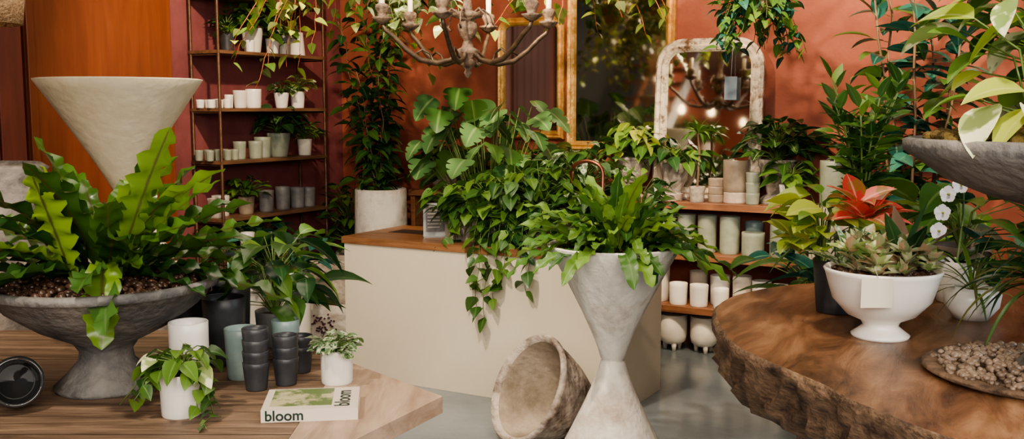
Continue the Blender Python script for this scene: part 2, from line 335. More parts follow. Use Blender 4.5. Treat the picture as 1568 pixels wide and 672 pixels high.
# ------------------------------------------------------------ rack
RS=(.12,.49,.864,1.25,1.6,1.98,2.35)
mb=MB()
for a in (.03,.28):
    for b in (.56,1.62):
        mb.tube([(a,-b,0),(a,-b,2.75)],.011,M['rackm'],8)
    for z in RS: mb.tube([(a,-.56,z-.02),(a,-1.62,z-.02)],.006,M['rackm'],6)
for z in RS: mb.box(.02,.29,-1.63,-.55,z-.022,z,M['rackw'])
for b in (.56,1.62):
    for z in RS: mb.tube([(.03,-b,z-.03),(.28,-b,z-.03)],.006,M['rackm'],6)
mb.done('metal_shelf_rack',CO,RZ,.001)
def rackb(p): return 1.43-(p-350)*.0067
def rpot(p,z,rt,rb,h,m,a=.16,soil=None,plant=None,name='ceramic_pot'):
    mb=MB(); mb.pot(rt,rb,h,M[m],soil)
    if plant: plant(mb,h)
    return mb.done(name,RM(a,rackb(p),z))
bushf=lambda RR,H,n,L,W,g,k='ovate',dr=.9:(lambda mb,h: mb.bush((0,0,h*.9),RR,H,n,L,W,[G[x] for x in g],k,dr))
trailf=lambda rad,n,ln,L,W,g:(lambda mb,h:(mb.bush((0,0,h*.9),rad*1.3,.12,36,L,W,[G[x] for x in g],'heart'),mb.trail((0,0,h*.9),rad,n,ln,L,W,[G[x] for x in g])))
rpot(352,1.98,.05,.04,.12,'dark',soil='soil',plant=bushf(.07,.16,26,.09,.05,['mid','dark']),name='potted_foliage_plant')
rpot(388,1.98,.075,.055,.17,'offw',soil='soil',plant=bushf(.15,.28,44,.15,.08,['bright','mid'],'heart'),name='potted_pothos')
rpot(372,1.98,.03,.028,.08,'white',a=.24)
rpot(418,1.98,.05,.04,.11,'white',soil='soil',plant=bushf(.10,.12,34,.08,.045,['fitt','bright']),name='potted_fittonia')
rpot(436,1.98,.05,.045,.14,'grey',soil='soil',plant=bushf(.08,.10,26,.07,.05,['mid']),name='potted_foliage_plant')
rpot(457,1.98,.045,.06,.17,'offw')
for p,h in ((322,.055),(333,.055),(344,.06)):
    for a in (.1,.2): rpot(p,1.6,.028,.024,h,'white',a=a,name='ceramic_cup')
rpot(352,1.6,.03,.026,.09,'white'); rpot(368,1.6,.05,.042,.12,'offw'); rpot(381,1.6,.055,.05,.13,'white',a=.2)
rpot(430,1.6,.055,.04,.11,'white',soil='soil',plant=bushf(.07,.08,30,.06,.04,['fitt','mid']),name='potted_fittonia')
rpot(456,1.6,.055,.045,.12,'white',soil='soil',plant=bushf(.10,.14,44,.08,.05,['pale','lime']),name='potted_fittonia')
for p in (318,330,342,352):
    for a in (.1,.2): rpot(p,1.25,.028,.024,.07,'sage',a=a,name='ceramic_cup')
rpot(365,1.25,.045,.04,.12,'sage'); rpot(382,1.25,.05,.045,.12,'sage',a=.2)
rpot(399,1.25,.06,.055,.145,'sage')
rpot(424,1.25,.085,.06,.17,'sage',soil='soil',plant=bushf(.14,.22,44,.13,.07,['dark','dark','pray']),name='potted_peperomia')
rpot(466,1.25,.055,.045,.12,'offw',soil='soil',plant=bushf(.12,.14,54,.09,.035,['bright','mid'],'lance'),name='potted_spider_plant')
rpot(330,.864,.06,.05,.13,'conc'); rpot(345,.864,.06,.055,.14,'offw',a=.1)
rpot(372,.864,.06,.05,.12,'taupe',soil='soil',plant=bushf(.13,.17,56,.08,.045,['mid','bright']),name='potted_foliage_plant')
for p,h in ((402,.15),(428,.165),(452,.15),(470,.14)): rpot(p,.864,.055,.05,h,'grey')
rpot(345,.49,.08,.07,.16,'taupe',soil='soil',plant=bushf(.17,.2,60,.12,.06,['mid','dark']),name='potted_foliage_plant')
rpot(400,.49,.07,.06,.16,'white',soil='soil',plant=bushf(.15,.18,50,.12,.06,['dark','blue']),name='potted_foliage_plant')
rpot(450,.49,.07,.06,.16,'grey'); rpot(430,.12,.09,.08,.2,'white'); rpot(370,.12,.09,.08,.22,'conc')
rpot(385,2.35,.07,.06,.12,'offw',soil='soil',plant=trailf(.07,5,.15,.08,.06,['bright','mid']),name='trailing_pothos')
rpot(440,2.35,.07,.06,.12,'taupe',soil='soil',plant=trailf(.07,6,.22,.08,.06,['mid','bright']),name='trailing_pothos')
rpot(350,2.35,.06,.05,.12,'grey')
# ------------------------------------------------------------ mirrors
def arch(w,h,r,n=8):
    pts=[(-w/2,0),(w/2,0)]
    for i in range(n+1):
        t=i/n*pi/2; pts.append((w/2-r+r*math.cos(t),h-r+r*math.sin(t)))
    for i in range(n+1):
        t=pi/2+i/n*pi/2; pts.append((-w/2+r+r*math.cos(t),h-r+r*math.sin(t)))
    return pts
def mirror(name,a,b,z,w,h,r,fw,dep,mf,mg,tag=False,tilt=0):
    mb=MB(); n=8
    offs=[(0,0),(0,dep*.6),(fw*.2,dep),(fw*.42,dep*.75),(fw*.6,dep*1.05),(fw*.85,dep*.7),(fw,dep*.3)]
    rings=[]
    for o,y in offs:
        rr=max(r-o,.004); pp=arch(w-2*o,h-2*o,rr,n); rings.append([(x,-y,zz+o) for x,zz in pp])
    k=len(rings[0]); vs=[p for rg in rings for p in rg]
    mb.add(vs,[(j*k+i,j*k+(i+1)%k,(j+1)*k+(i+1)%k,(j+1)*k+i) for j in range(len(offs)-1) for i in range(k)],M[mf],False)
    g=rings[-1]; mb.add([(x,y,zz) for x,y,zz in g],[tuple(range(k))],M[mg],False)
    mb.add([(x,0.0,zz) for x,y,zz in rings[0]],[tuple(reversed(range(k)))],M['darkw'],False)
    if tag: 
        mb.box(.12,.20,-dep*1.3,-dep*1.25,h*.62,h*.76,M['tagb']); mb.tube([(.16,-dep*1.28,h*.76),(.16,-dep*.9,h*.97)],.0015,M['tagb'],4)
    ob=mb.done(name,RM(a,b,z),RZ); ob.rotation_euler=(tilt,0,RZ); return ob
mirror('gilt_arched_mirror',1.745,.01,1.38,.54,.87,.10,.06,.04,'gold','mirrord')
mirror('tall_gilt_mirror',2.44,.01,1.30,.80,1.60,.12,.07,.045,'gold','mirrord')
mirror('distressed_arched_mirror',3.11,.16,1.0,.72,1.05,.18,.085,.045,'distress','mirror',True,math.radians(-3))
# ------------------------------------------------------------ items on back shelf
def spot(a,b,z,name,rt,rb,h,m,soil=None,plant=None,belly=0):
    mb=MB(); mb.pot(rt,rb,h,M[m],soil,belly=belly)
    if plant: plant(mb,h)
    return mb.done(name,RM(a,b,z))
spot(1.14,.2,1.0,'potted_foliage_plant',.135,.09,.14,'conc','soil',bushf(.22,.24,80,.13,.07,['mid','bright']),belly=.02)
spot(1.42,.2,1.0,'potted_foliage_plant',.08,.07,.13,'taupe','soil',bushf(.14,.16,50,.11,.06,['mid','dark']))
spot(1.78,.2,1.0,'potted_foliage_plant',.09,.07,.14,'conc','soil',bushf(.17,.2,50,.12,.06,['mid','bright']))
spot(2.18,.2,1.0,'potted_foliage_plant',.09,.07,.14,'conc','soil',bushf(.18,.22,64,.13,.06,['olive','mid']))
mb=MB(); mb.lathe([(0,0),(.075,0),(.075,.02),(.05,.04),(.045,.07),(.10,.13),(.12,.2),(.115,.24),(.135,.26),(.14,.27),(.13,.28),(.115,.26),(.05,.25),(0,.25)],M['conc'])
mb.bush((0,0,.25),.19,.26,80,.13,.08,[G['lime'],G['bright'],G['mid']],'heart'); mb.trail((0,0,.26),.13,3,.12,.08,.055,[G['bright']])
mb.done('stone_urn_philodendron',RM(2.62,.2,1.0))
mb=MB(); mb.lathe([(0,0),(.06,0),(.04,.04),(.045,.07),(.08,.14),(.095,.22),(.10,.24),(.09,.25),(.085,.22),(0,.22)],M['conc'])
mb.bush((0,0,.22),.15,.20,40,.12,.075,[G['mid'],G['bright'],G['dark']],'heart'); mb.done('stone_urn_philodendron',RM(2.93,.24,1.0))
mb=MB(); mb.pot(.13,.12,.05,M['terr'],None); mb.done('stone_dish',RM(2.86,.26,1.0))
mb=MB(); mb.pot(.05,.045,.10,M['conc'],'soil'); mb.tube([(0,0,.09),(.01,0,.3),(0,0,.44)],.008,M['bstem'],6); mb.rosette((0,0,.44),22,.16,.028,[G['mid'],G['bright']],'lance',0,75,1.6,0,8,r0=.01); mb.done('small_potted_palm',RM(3.10,.29,1.0))
mb=MB()
for k in range(3): mb.pot(.052,.05,.05,M['taupe'],None,z=k*.051)
mb.done('stacked_ceramic_bowls',RM(3.21,.24,1.0))
spot(3.33,.22,1.0,'ceramic_pot',.075,.075,.07,'terr')
mb=MB(); mb.pot(.08,.078,.20,M['taupe'],None); mb.done('ceramic_pot',RM(3.33,.22,1.071))
mb=MB()
for k in range(3): mb.pot(.045,.04,.07,M['sage'],None,z=k*.065)
mb.done('stacked_ceramic_cups',RM(3.455,.27,1.0))
mb=MB(); mb.lathe([(0,0),(.11,0),(.11,.03),(.06,.06),(.07,.10),(.12,.26),(.125,.28),(.11,.28),(.1,.26),(0,.26)],M['conc'],seg=20)
mb.bush((0,0,.26),.22,.26,100,.15,.08,[G['pray'],G['dark'],G['mid']],'ovate'); mb.done('potted_prayer_plant',RM(3.57,.14,1.0))
spot(3.69,.27,1.0,'potted_pothos',.07,.055,.13,'white','soil',bushf(.13,.20,40,.12,.065,['bright','mid'],'heart'))
roombox('concrete_plinth',3.86,4.3,.1,.5,0,1.02,M['conc'],.005)
spot(3.97,.36,1.02,'ceramic_cylinder_vase',.09,.085,.27,'sage')
spot(4.12,.2,1.02,'potted_foliage_plant',.08,.07,.2,'dark','soil',bushf(.2,.25,60,.14,.06,['mid','dark']))
for a,r,h in ((2.75,.055,.22),(2.88,.055,.22),(3.01,.06,.24),(3.15,.062,.24),(3.30,.065,.24)): spot(a,.22,.67,'ceramic_cylinder_vase',r,r*.97,h,'sage')
spot(3.46,.25,.67,'ceramic_pot',.072,.07,.15,'sage'); spot(3.66,.22,.67,'ceramic_cylinder_vase',.10,.10,.21,'sage'); spot(3.42,.09,.67,'ceramic_pot',.06,.06,.2,'aqua')
spot(2.5,.2,.67,'ceramic_pot',.08,.08,.2,'offw')
for i,(a,b,r,h) in enumerate(((2.80,.2,.09,.26),(2.98,.27,.06,.14),(3.12,.27,.06,.14),(3.06,.1,.06,.2),(3.22,.14,.065,.19),(3.27,.28,.05,.13),(3.37,.15,.062,.2),(3.5,.16,.062,.18),(3.63,.2,.065,.17))):
    spot(a,b,.32,'white_ceramic_pot',r,r*.95,h,'white' if i%3 else 'offw')
for a,b in ((2.93,.22),(3.14,.2),(3.35,.2),(3.56,.2)):
    mb=MB(); mb.lathe([(0,.045),(.06,.045),(.085,.065),(.093,.10),(.093,.24),(.086,.243),(.084,.10),(.05,.07),(0,.07)],M['offw'])
    for k in range(3):
        t=k*2.09+.5; mb.lathe([(0,0),(.012,0),(.02,.06),(0,.06)],M['offw'],(.055*math.cos(t),.055*math.sin(t),0),12)
    mb.done('footed_ceramic_planter',RM(a,b,0))
for a in (1.0,1.1,1.22): spot(a,.2,.67,'ceramic_pot',.045,.04,.16,'dark')
# ------------------------------------------------------------ tall ficus at corner
mb=MB(); mb.pot(.185,.205,1.02,M['concw'],'soil',w=.02)
for k in range(7):
    a=k*.9; pth=[(0.02*math.cos(a),.02*math.sin(a),.9)]
    H=(1.6,1.1,1.45,.8,1.3,.95,1.6)[k]
    for j in range(1,9): t=j/8; pth.append((math.cos(a)*.20*t+R.uniform(-.02,.02)-.08*t,math.sin(a)*.20*t-.04*t,.9+H*t))
    mb.stemleaves(pth,int(38*H),.15,.065,[G['mid'],G['dark'],G['mid']],'ovate',.12,-.1,.9)
mb.bush((0,0,1.0),.18,.2,16,.14,.07,[G['dark'],G['mid']])
mb.done('potted_ficus_tree',(-.945,7.15,0))
mb=MB(); mb.pot(.13,.1,.5,M['conc'],'soil',w=.012); mb.bush((0,0,.45),.22,.62,160,.13,.06,[G['mid'],G['dark'],G['bright']],'ovate'); mb.done('potted_schefflera',RM(.38,.38,0))
mb=MB(); mb.box(-.15,.15,-.15,.15,0,.29,M['concw']); 
for i in range(60):
    x=R.gauss(-.02,.045); z=.15+R.gauss(0,.035); mb.lump((x,-.152,z),.009,M['grape'])
mb.done('grape_painted_cube_planter',(-1.25,6.75,0),math.radians(-6),.006)
mb=MB(); mb.box(-.15,.15,-.15,-.11,0,.29,M['conc']);mb.box(-.15,.15,.11,.15,0,.29,M['conc']);mb.box(-.15,-.11,-.11,.11,0,.29,M['conc']);mb.box(.11,.15,-.11,.11,0,.29,M['conc']);mb.box(-.11,.11,-.11,.11,0,.25,M['soil'])
mb.done('concrete_cube_planter',(-1.25,6.75,.29),math.radians(-6),.006)
for x,y,r,h in ((-1.34,5.95,.12,.6),(-1.66,6.15,.11,.5)):
    mb=MB(); mb.pot(r,r*.92,h,M['offw'],'soil',w=.01); mb.bush((0,0,h*.9),.18,.34,50,.17,.075,[G['mid'],G['dark'],G['blue']]); mb.done('tall_white_planter',(x,y,0))
mb=MB(); mb.box(-.2,.2,-.15,.15,.6,.64,M['rackw'])
for sx in(-.17,.17):
    for sy in(-.12,.12): mb.box(sx-.02,sx+.02,sy-.02,sy+.02,0,.6,M['rackw'])
mb.done('low_plant_stand',(-1.68,6.62,0),RZ)
for dx,m_ in ((-.1,'white'),(0.02,'white'),(.13,'offw')):
    mb=MB(); mb.pot(.05,.045,.13,M[m_],None); mb.done('white_ceramic_pot',(-1.68+dx,6.59-dx*.5,.64))
# ------------------------------------------------------------ counter things
mb=MB()
mb.box(-.32,.32,-.11,-.08,0,.15,M['conc']);mb.box(-.32,.32,.08,.11,0,.15,M['conc']);mb.box(-.32,-.29,-.08,.08,0,.15,M['conc']);mb.box(.29,.32,-.08,.08,0,.15,M['conc']);mb.box(-.29,.29,-.08,.08,0,.13,M['soil'])
for x,h in ((-.22,.24),(-.08,.28),(.08,.32),(.24,.36)):
    mb.bush((x,0,.12),.24,h,100,.10,.075,[G['mid'],G['bright'],G['mid'],G['bright']],'heart',up=-.3,low=.1)
for x in (-.1,.05,.2,.3): mb.trail((x,-.02,.17),.15,9,.25,.10,.07,[G['mid'],G['bright'],G['dark']],az=(pi*1.1,pi*1.9),lift=.07)
for x,ll in ((-.05,.26),(-.01,.36),(.04,.42),(.10,.34),(.15,.24),(.3,.26)):
    y=-.30; mb.vine([(x,-.05,.18),(x+.01,-.16,.22),(x+.02,y+.06,.12),(x+.03,y+.01,.02)]+[(x+.03+.015*math.sin(j),y-.012,.02-ll*j/6) for j in range(1,7)],.10,.07,[G['bright'],G['mid']],'heart',.055)
mb.done('pothos_trough',CT(.93,.27,CZ),RZ)
mb=MB(); mb.pot(.11,.09,.17,M['conc'],'soil',w=.01)
mb.bush((0,0,.15),.27,.42,190,.10,.06,[G['mid'],G['fitt'],G['mid']],'heart',low=.08); mb.done('potted_tradescantia',CT(1.36,.40,CZ))
mb=MB(); mb.pot(.06,.05,.1,M['taupe'],'soil'); mb.bush((0,0,.1),.18,.3,70,.10,.05,[G['dark'],G['mid']],'lance'); mb.done('potted_foliage_plant',CT(1.68,.5,CZ))
# monstera in tall pot behind the counter
mb=MB(); mb.pot(.17,.14,.75,M['conc'],'soil',w=.015)
for i in range(64):
    a=i*2.4+R.uniform(-.3,.3); q=math.sqrt((i+.5)/64); r=.46*q; zz=R.uniform(.40,1.10)*(1-.15*q*q)
    tip=Vector((r*math.cos(a),r*math.sin(a),.68+zz)); mb.tube([(.04*math.cos(a),.04*math.sin(a),.68),(tip.x*.6,tip.y*.6,.7+zz*.6),tip],[.005,.004,.003],M['stem'],4)
    k=R.uniform(.15,.22); aa=a+R.uniform(-.9,.9)
    mb.leaf(tip,(math.cos(aa),math.sin(aa)-.6,R.uniform(-1.3,-.2)),k,k*.95,R.choice([G['mons'],G['mons'],G['mons'],G['mid']]),'monstera',.7,.12,20,roll=R.uniform(-.7,.7))
mb.done('potted_monstera',(-.14,6.36,0))
mb=MB()
mb.lathe([(0,0),(.03,0),(.03,.02),(.015,.03),(0,.03)],M['copper'])
pth=[(0,0,0),(0,0,.42)]+[(-.09+.09*math.cos(t),0,.42+.06*math.sin(t)) for t in [i*pi/8 for i in range(1,8)]]+[(-.18,0,.42),(-.18,0,.36)]
mb.tube(pth,.011,M['copper'],10); mb.tube([(0,0,.2),(.06,0,.2)],.008,M['copper'],8); mb.tube([(.06,-.03,.2),(.06,.03,.2)],.008,M['copper'],8)
mb.done('copper_faucet',CT(1.62,.12,CZ),RZ)
mb=MB(); mb.box(-.07,.07,-.004,.004,0,.20,M['acry']); mb.box(-.07,.07,-.04,.04,0,.004,M['acry']); mb.box(-.055,.055,-.006,-.0045,.03,.18,M['grey'])
for k in range(6): mb.box(-.045,.045-.01*(k%3),-.0075,-.0065,.155-k*.02,.16-k*.02,M['tag'])
mb.done('acrylic_sign_holder',CT(.49,.24,CZ),math.radians(10))
# ------------------------------------------------------------ hourglass planter
def hourglass(mb,rim,waist,zw,H,m,base=None,e=1.08):
    base=base or rim; pr=[(0,0),(base*.97,0),(base,.012)]
    for i in range(1,13): t=i/12; pr.append((waist+(base-waist)*((1-t)**e),.012+(zw-.012)*t))
    pr+= [(waist*.86,zw+.004),(waist,zw+.012)]
    for i in range(1,13): t=i/12; pr.append((waist+(rim-waist)*(t**e),zw+.012+(H-zw-.012)*t))
    pr+=[(rim,H+.004),(rim-.012,H+.006),(rim-.022,H),(rim-.04,H-.05)]
    mb.lathe(pr,m,seg=56); mb.lathe([(rim-.03,H-.03),(rim*.5,H-.015),(0,H-.01)],M['soil'],seg=40)
mb=MB(); hourglass(mb,.285,.052,.52,1.02,M['concw'],e=1.2)
mb.pebbles((0,0,1.0),.245,260,.014,M['moss'])
mb.rosette((0,0,.99),80,.36,.066,[G['bright'],G['mid'],G['bright']],'strap',12,80,1.3,.42,16,.25,wf=30,r0=.18,inner=[G['bright'],G['fern'],G['mid']])
mb.rosette((.05,.03,.99),34,.30,.058,[G['bright'],G['mid']],'strap',30,85,2.0,.42,16,.25,wf=30,r0=.12)
mb.done('hourglass_planter_fern',(.434,4.2,0))
ax=Vector((.78,.44,-.45)).normalized(); rot=Z.rotation_difference(ax).to_matrix()
mb=MB(); mb.lathe([(.238,.03),(.262,.0),(.272,.012),(.272,.03),(.258,.045),(.238,.12),(.20,.22),(.15,.31),(.09,.39),(.055,.42),(0,.42)],M['rust'],seg=56,rot=rot)
mb.lathe([(.238,.03),(.21,.12),(.17,.2),(.12,.28),(.05,.36),(0,.37)],M['rusti'],seg=56,rot=rot)
mn=min(p[2] for p in mb.v); mb.done('tipped_cone_planter',(.06,4.64,-mn))
# ------------------------------------------------------------ left table
TZ=.72
mb=MB(); mb.prism([(-.60,2.4),(-.60,3.43),(-1.0,3.9),(-2.75,3.9),(-2.75,1.9),(-.72,2.05)],TZ-.05,TZ,M['tablew'])
for y in (2.35,2.62,2.89,3.16,3.43): mb.box(-2.7,-.601,y,y+.003,TZ-.01,TZ+.0006,M['darkw'])
mb.prism([(-.598,3.43),(-.598,2.4),(-.56,2.35),(-.415,2.585),(-.213,2.98)],TZ-.051,TZ+.001,M['tablel'])
for x,y in ((-.66,2.9),(-1.1,3.6),(-2.5,3.6),(-2.5,2.1),(-.9,2.25)): mb.box(x-.04,x+.04,y-.04,y+.04,0,TZ-.052,M['tablew'])
mb.done('wooden_display_table',(0,0,0))
mb=MB(); mb.lathe([(0,0),(.155,0),(.16,.012),(.12,.05),(.085,.09),(.08,.12),(.10,.15),(.2,.20),(.29,.265),(.335,.32),(.352,.325),(.352,.345),(.335,.35),(.318,.335),(.29,.30),(0,.30)],M['bowl'],seg=64)
mb.lathe([(.320,.325),(.2,.335),(0,.345)],M['soil']); mb.pebbles((0,0,.337),.30,560,.014,M['bark_chips'],.012)
mb.rosette((0,.04,.34),56,.50,.09,[G['fernd'],G['fernd'],G['mid']],'strap',12,74,.75,.42,26,.30,34,.05,inner=[G['fernd'],G['fern'],G['fernd']])
mb.leaf((-.05,-.10,.36),(-.14,-.35,1),.36,.13,G['fern'],'strap',.15,.15,26,.30,roll=0,wf=40,tint=1)
mb.leaf((-.03,-.08,.36),(-.45,-.5,.6),.36,.10,G['fern'],'strap',.9,.2,26,.3,roll=.2,wf=40,tint=.9)
mb.leaf((.06,-.04,.36),(.42,-.25,1.0),.54,.115,G['fern'],'strap',.3,.2,28,.36,roll=0,wf=42,tint=.55)
mb.leaf((.04,-.05,.38),(.30,-1.0,.75),.42,.10,G['fern'],'strap',2.9,.15,28,.32,roll=0,wf=40,tint=.45)
mb.leaf((-.06,.0,.36),(-.9,-.1,.9),.5,.10,G['fernd'],'strap',.7,.2,26,.36,roll=.1,wf=42,tint=.9)
mb.leaf((.06,.0,.36),(.9,-.1,.55),.56,.10,G['fernd'],'strap',.5,.2,26,.36,roll=.1,wf=42,tint=.9)
mb.done('birds_nest_fern_bowl',(-1.29,3.10,TZ))
def tpot(name,x,y,rt,rb,h,m,soil=None,plant=None,z=TZ):
    mb=MB(); mb.pot(rt,rb,h,M[m],soil)
    if plant: plant(mb,h)
    return mb.done(name,(x,y,z))
tpot('white_cylinder_pot',-1.0,3.02,.060,.058,.225,'white')
tpot('charcoal_pot',-1.0,3.40,.075,.065,.23,'dark'); tpot('charcoal_pot',-1.03,3.60,.07,.06,.24,'dark')
tpot('charcoal_pot',-1.18,3.55,.07,.06,.24,'dark')
tpot('aqua_pot',-.885,3.20,.058,.05,.165,'aqua')
tpot('aqua_pot',-.80,3.45,.05,.045,.14,'aqua')
def cups(x,y,n):
    mb=MB()
    for k in range(n): mb.pot(.042,.033,.088,M['dark'],None,z=k*.036)
    mb.done('stacked_charcoal_cups',(x,y,TZ))
cups(-.805,3.06,4); cups(-.725,3.12,3); cups(-.71,3.27,2)
mb=MB(); mb.pot(.060,.056,.125,M['white'],'soil')
mb.bush((0,0,.12),.10,.09,36,.075,.055,[G['bright'],G['mid'],G['pale']],'heart'); mb.trail((0,0,.12),.06,4,.10,.06,.045,[G['bright'],G['mid']],az=(pi*.85,pi*1.25)); mb.trail((0,0,.12),.06,3,.13,.06,.045,[G['bright'],G['mid']],az=(-.4,.2))
mb.vine([(0,-.0,.12),(.06,-.02,.13),(.09,-.04,.07),(.11,-.06,.02),(.10,-.12,.012),(.12,-.16,.01)],.06,.045,[G['bright'],G['mid']],'heart',.03)
mb.done('potted_pothos',(-.955,2.80,TZ))
tpot('potted_fittonia',-.565,3.14,.052,.05,.11,'white','soil',bushf(.06,.06,80,.045,.032,['fitt'],'ovate'))
mb=MB(); mb.pot(.075,.065,.13,M['grey'],'soil')
mb.bush((0,0,.12),.19,.34,62,.19,.09,[G['mid'],G['bright'],G['dark']],'lance',1.1,.1,low=.1,sr=.002); mb.done('potted_peace_lily',(-.885,3.66,TZ))
mb=MB(); rot=Matrix.Rotation(math.radians(78),3,Vector((.9,.5,0)))
mb.lathe([(0,0),(.05,0),(.072,.03),(.075,.14),(.068,.155),(.062,.15),(.066,.13),(.064,.03),(0,.012)],M['smoke'],rot=rot)
mn=min(p[2] for p in mb.v); mb.done('smoked_glass_jar',(-1.50,2.93,TZ-mn))
bz=math.radians(7); bk=MB()
bk.box(-.13,.13,-.10,.10,.003,.033,M['paper']); bk.box(-.135,.135,-.105,.105,0,.003,M['coverw']); bk.box(-.135,.135,-.105,.105,.033,.036,M['coverw']); bk.box(-.135,.135,-.107,-.104,0,.036,M['coverw'])
bk.box(-.115,.06,-.075,.098,.0361,.0365,M['cover'])
book=bk.done('bloom_book',(-.585,2.84,TZ+.001),bz,.001)
def text(s,size,loc,rot,par):
    c=bpy.data.curves.new('title_text','FONT'); c.body=s; c.size=size; c.extrude=.0003; c.offset=.0008; c.materials.append(M['ink'])
    o=bpy.data.objects.new('title_text',c); bpy.context.collection.objects.link(o); o.parent=par; o.location=loc; o.rotation_euler=rot; return o
text('bloom',.042,(-.125,-.1075,.005),(pi/2,0,0),book)
text('bloom',.062,(.11,-.09,.0366),(0,0,pi/2),book)
mb=MB(); mb.box(-.3,.3,-.3,.3,0,.78,M['conc']); mb.done('stone_plinth',(-1.70,4.35,0),.2,.01)
mb=MB(); hourglass(mb,.345,.05,.46,.94,M['concd'],base=.28); mb.done('hourglass_planter',(-1.70,4.35,.78))
mb=MB(); mb.lathe([(0,0),(.2,0),(.2,.6),(.14,.65),(.16,.8),(.22,1.0),(.24,1.2),(.20,1.32),(.23,1.36),(.2,1.38),(.17,1.32),(0,1.3)],M['stone'],seg=30); mb.done('rough_stone_urn',(-2.12,4.02,0))
mb=MB(); mb.lathe([(.02,.30),(.10,.27),(.16,.2),(.18,.1),(.17,.0),(.165,0),(.17,.1),(.15,.19),(.09,.255),(.02,.28)],M['rattan']); mb.tube([(0,0,.28),(0,0,1.26)],.004,M['iron'],6)
mb.lathe([(0,.06),(.03,.08),(.035,.11),(.02,.15),(0,.16)],M['bulb'],seg=16); mb.tube([(0,0,.15),(0,0,.3)],.012,M['iron'],6)
mb.done('rattan_pendant_lamp',(-2.17,4.1,1.94))
# ------------------------------------------------------------ right live-edge table
SZ=.95
pts=[(.647,3.10),(.625,2.9),(.62,2.70),(.655,2.55),(.70,2.42),(.745,2.28),(.762,2.18),(.80,2.08),(.85,1.96),(.95,1.8),(1.15,1.66),(1.5,1.6),(1.9,1.7),(2.3,2.1),(2.5,2.7),(2.45,3.4),(2.2,3.75),(1.88,3.79),(1.55,3.72),(1.24,3.69),(1.08,3.66),(.94,3.58),(.80,3.45),(.72,3.33),(.675,3.22)]
def smooth(pts,k=4):
    out=[];n=len(pts)
    for i in range(n):
        p0,p1,p2,p3=[Vector(pts[(i+j-1)%n]) for j in range(4)]
        for q in range(k):
            t=q/k; out.append(.5*((2*p1)+(p2-p0)*t+(2*p0-5*p1+4*p2-p3)*t*t+(3*p1-p0-3*p2+p3)*t**3))
    return out
sp=smooth(pts); cen=Vector((1.5,2.7)); mb=MB(); rows=[(0,SZ,0),(.012,SZ-.012,.004),(.0,SZ-.05,.016),(-.01,SZ-.09,.022),(-.005,SZ-.13,.022),(-.03,SZ-.17,.02),(-.08,SZ-.20,.01)]
n=len(sp); vs=[]
for o,z,am in rows:
    for i,p in enumerate(sp):
        d=(p-cen).normalized(); q=p+d*(o+R.uniform(-am,am)); vs.append((q.x,q.y,z))
mb.add(vs,[(j*n+i,j*n+(i+1)%n,(j+1)*n+(i+1)%n,(j+1)*n+i)[::-1] for j in range(len(rows)-1) for i in range(n)],M['bark'],True)
mb.add([vs[i] for i in range(n)],[tuple(range(n))],M['slab'],False); mb.add([vs[(len(rows)-1)*n+i] for i in range(n)],[tuple(reversed(range(n)))],M['slab'],False)
for x,y in ((.84,2.72),(1.1,3.4),(2.1,3.3),(1.9,2.1)): mb.box(x-.03,x+.03,y-.03,y+.03,0,SZ-.19,M['plank'])
mb.done('live_edge_table',(0,0,0))
mb=MB(); mb.lathe([(0,0),(.078,0),(.081,.008),(.062,.022),(.048,.034),(.055,.048),(.095,.066),(.135,.11),(.150,.16),(.157,.185),(.162,.195),(.158,.20),(.150,.19),(.13,.14),(0,.14)],M['white'],seg=56)
mb.lathe([(.150,.18),(0,.19)],M['soil']); mb.pebbles((0,0,.185),.14,180,.012,M['bark_chips'])
for x,y,k in ((-.09,-.03,1),(-.05,.04,1.1),(.0,-.02,1),(.07,.02,1.1),(.11,-.03,.8),(-.02,.08,1.2),(.05,.08,1),(.04,-.07,.8),(-.05,-.08,.8)):
    for q in range(3):
        mb.rosette((x+R.uniform(-.02,.02),y+R.uniform(-.02,.02),.195+.028*q),10,.06*k,.034*k,[G['succ'],G['succ'],G['pale']],'ovate',15,70,.2,0,5,.35,r0=.01)
mb.rosette((-.09,.03,.2),10,.12,.05,[G['fitt']],'ovate',20,70,.4,0,6)
mb.rosette((.06,-.0,.22),7,.17,.05,[M['bstem'],G['dark']],'ovate',40,75,.4,0,6)
mb.box(-.115,-.03,-.158,-.156,.115,.195,M['tag']); mb.tube([(-.07,-.157,.195),(-.07,-.13,.22)],.001,M['tag'],4)
mb.done('pedestal_bowl_succulents',(1.055,2.80,SZ))
mb=MB(); mb.pot(.075,.06,.17,M['dark'],'soil')
mb.bush((-.05,0,.16),.12,.24,34,.15,.085,[G['lime'],G['lime'],G['bright']],'ovate',.9,.3)
mb.rosette((.05,-.10,.31),15,.14,.075,[G['pink']],'ovate',0,55,.6,0,7); mb.rosette((.03,-.08,.36),8,.12,.065,[G['pink']],'ovate',5,60,.6,0,7); mb.tube([(0,0,.15),(.05,-.07,.38)],.006,M['stem'],5)
mb.done('potted_pink_aglaonema',(1.04,3.15,SZ))
mb=MB(); mb.pot(.09,.07,.22,M['dark'],'soil')
for k in range(10):
    a=k*2.4; H=(.52,.4,.5,.34,.46,.52,.38,.44,.5,.54)[k]; pth=[(0,0,.2)]+[(math.cos(a)*.11*t*t,math.sin(a)*.11*t*t,.2+H*t) for t in [j/6 for j in range(1,7)]]
    mb.stemleaves(pth,26,.09,.04,[G['mid'],G['bright'],G['mid']],'ovate',.25,.5,.4,.006,M['stem'],5)
mb.done('potted_zz_plant',(1.20,3.40,SZ))
mb=MB(); mb.pot(.10,.085,.16,M['taupe'],'soil'); mb.bush((0,0,.15),.2,.26,28,.22,.11,[G['mid'],G['blue'],G['bright']],'ovate',1.0,.3); mb.done('potted_calathea',(1.62,3.55,SZ))
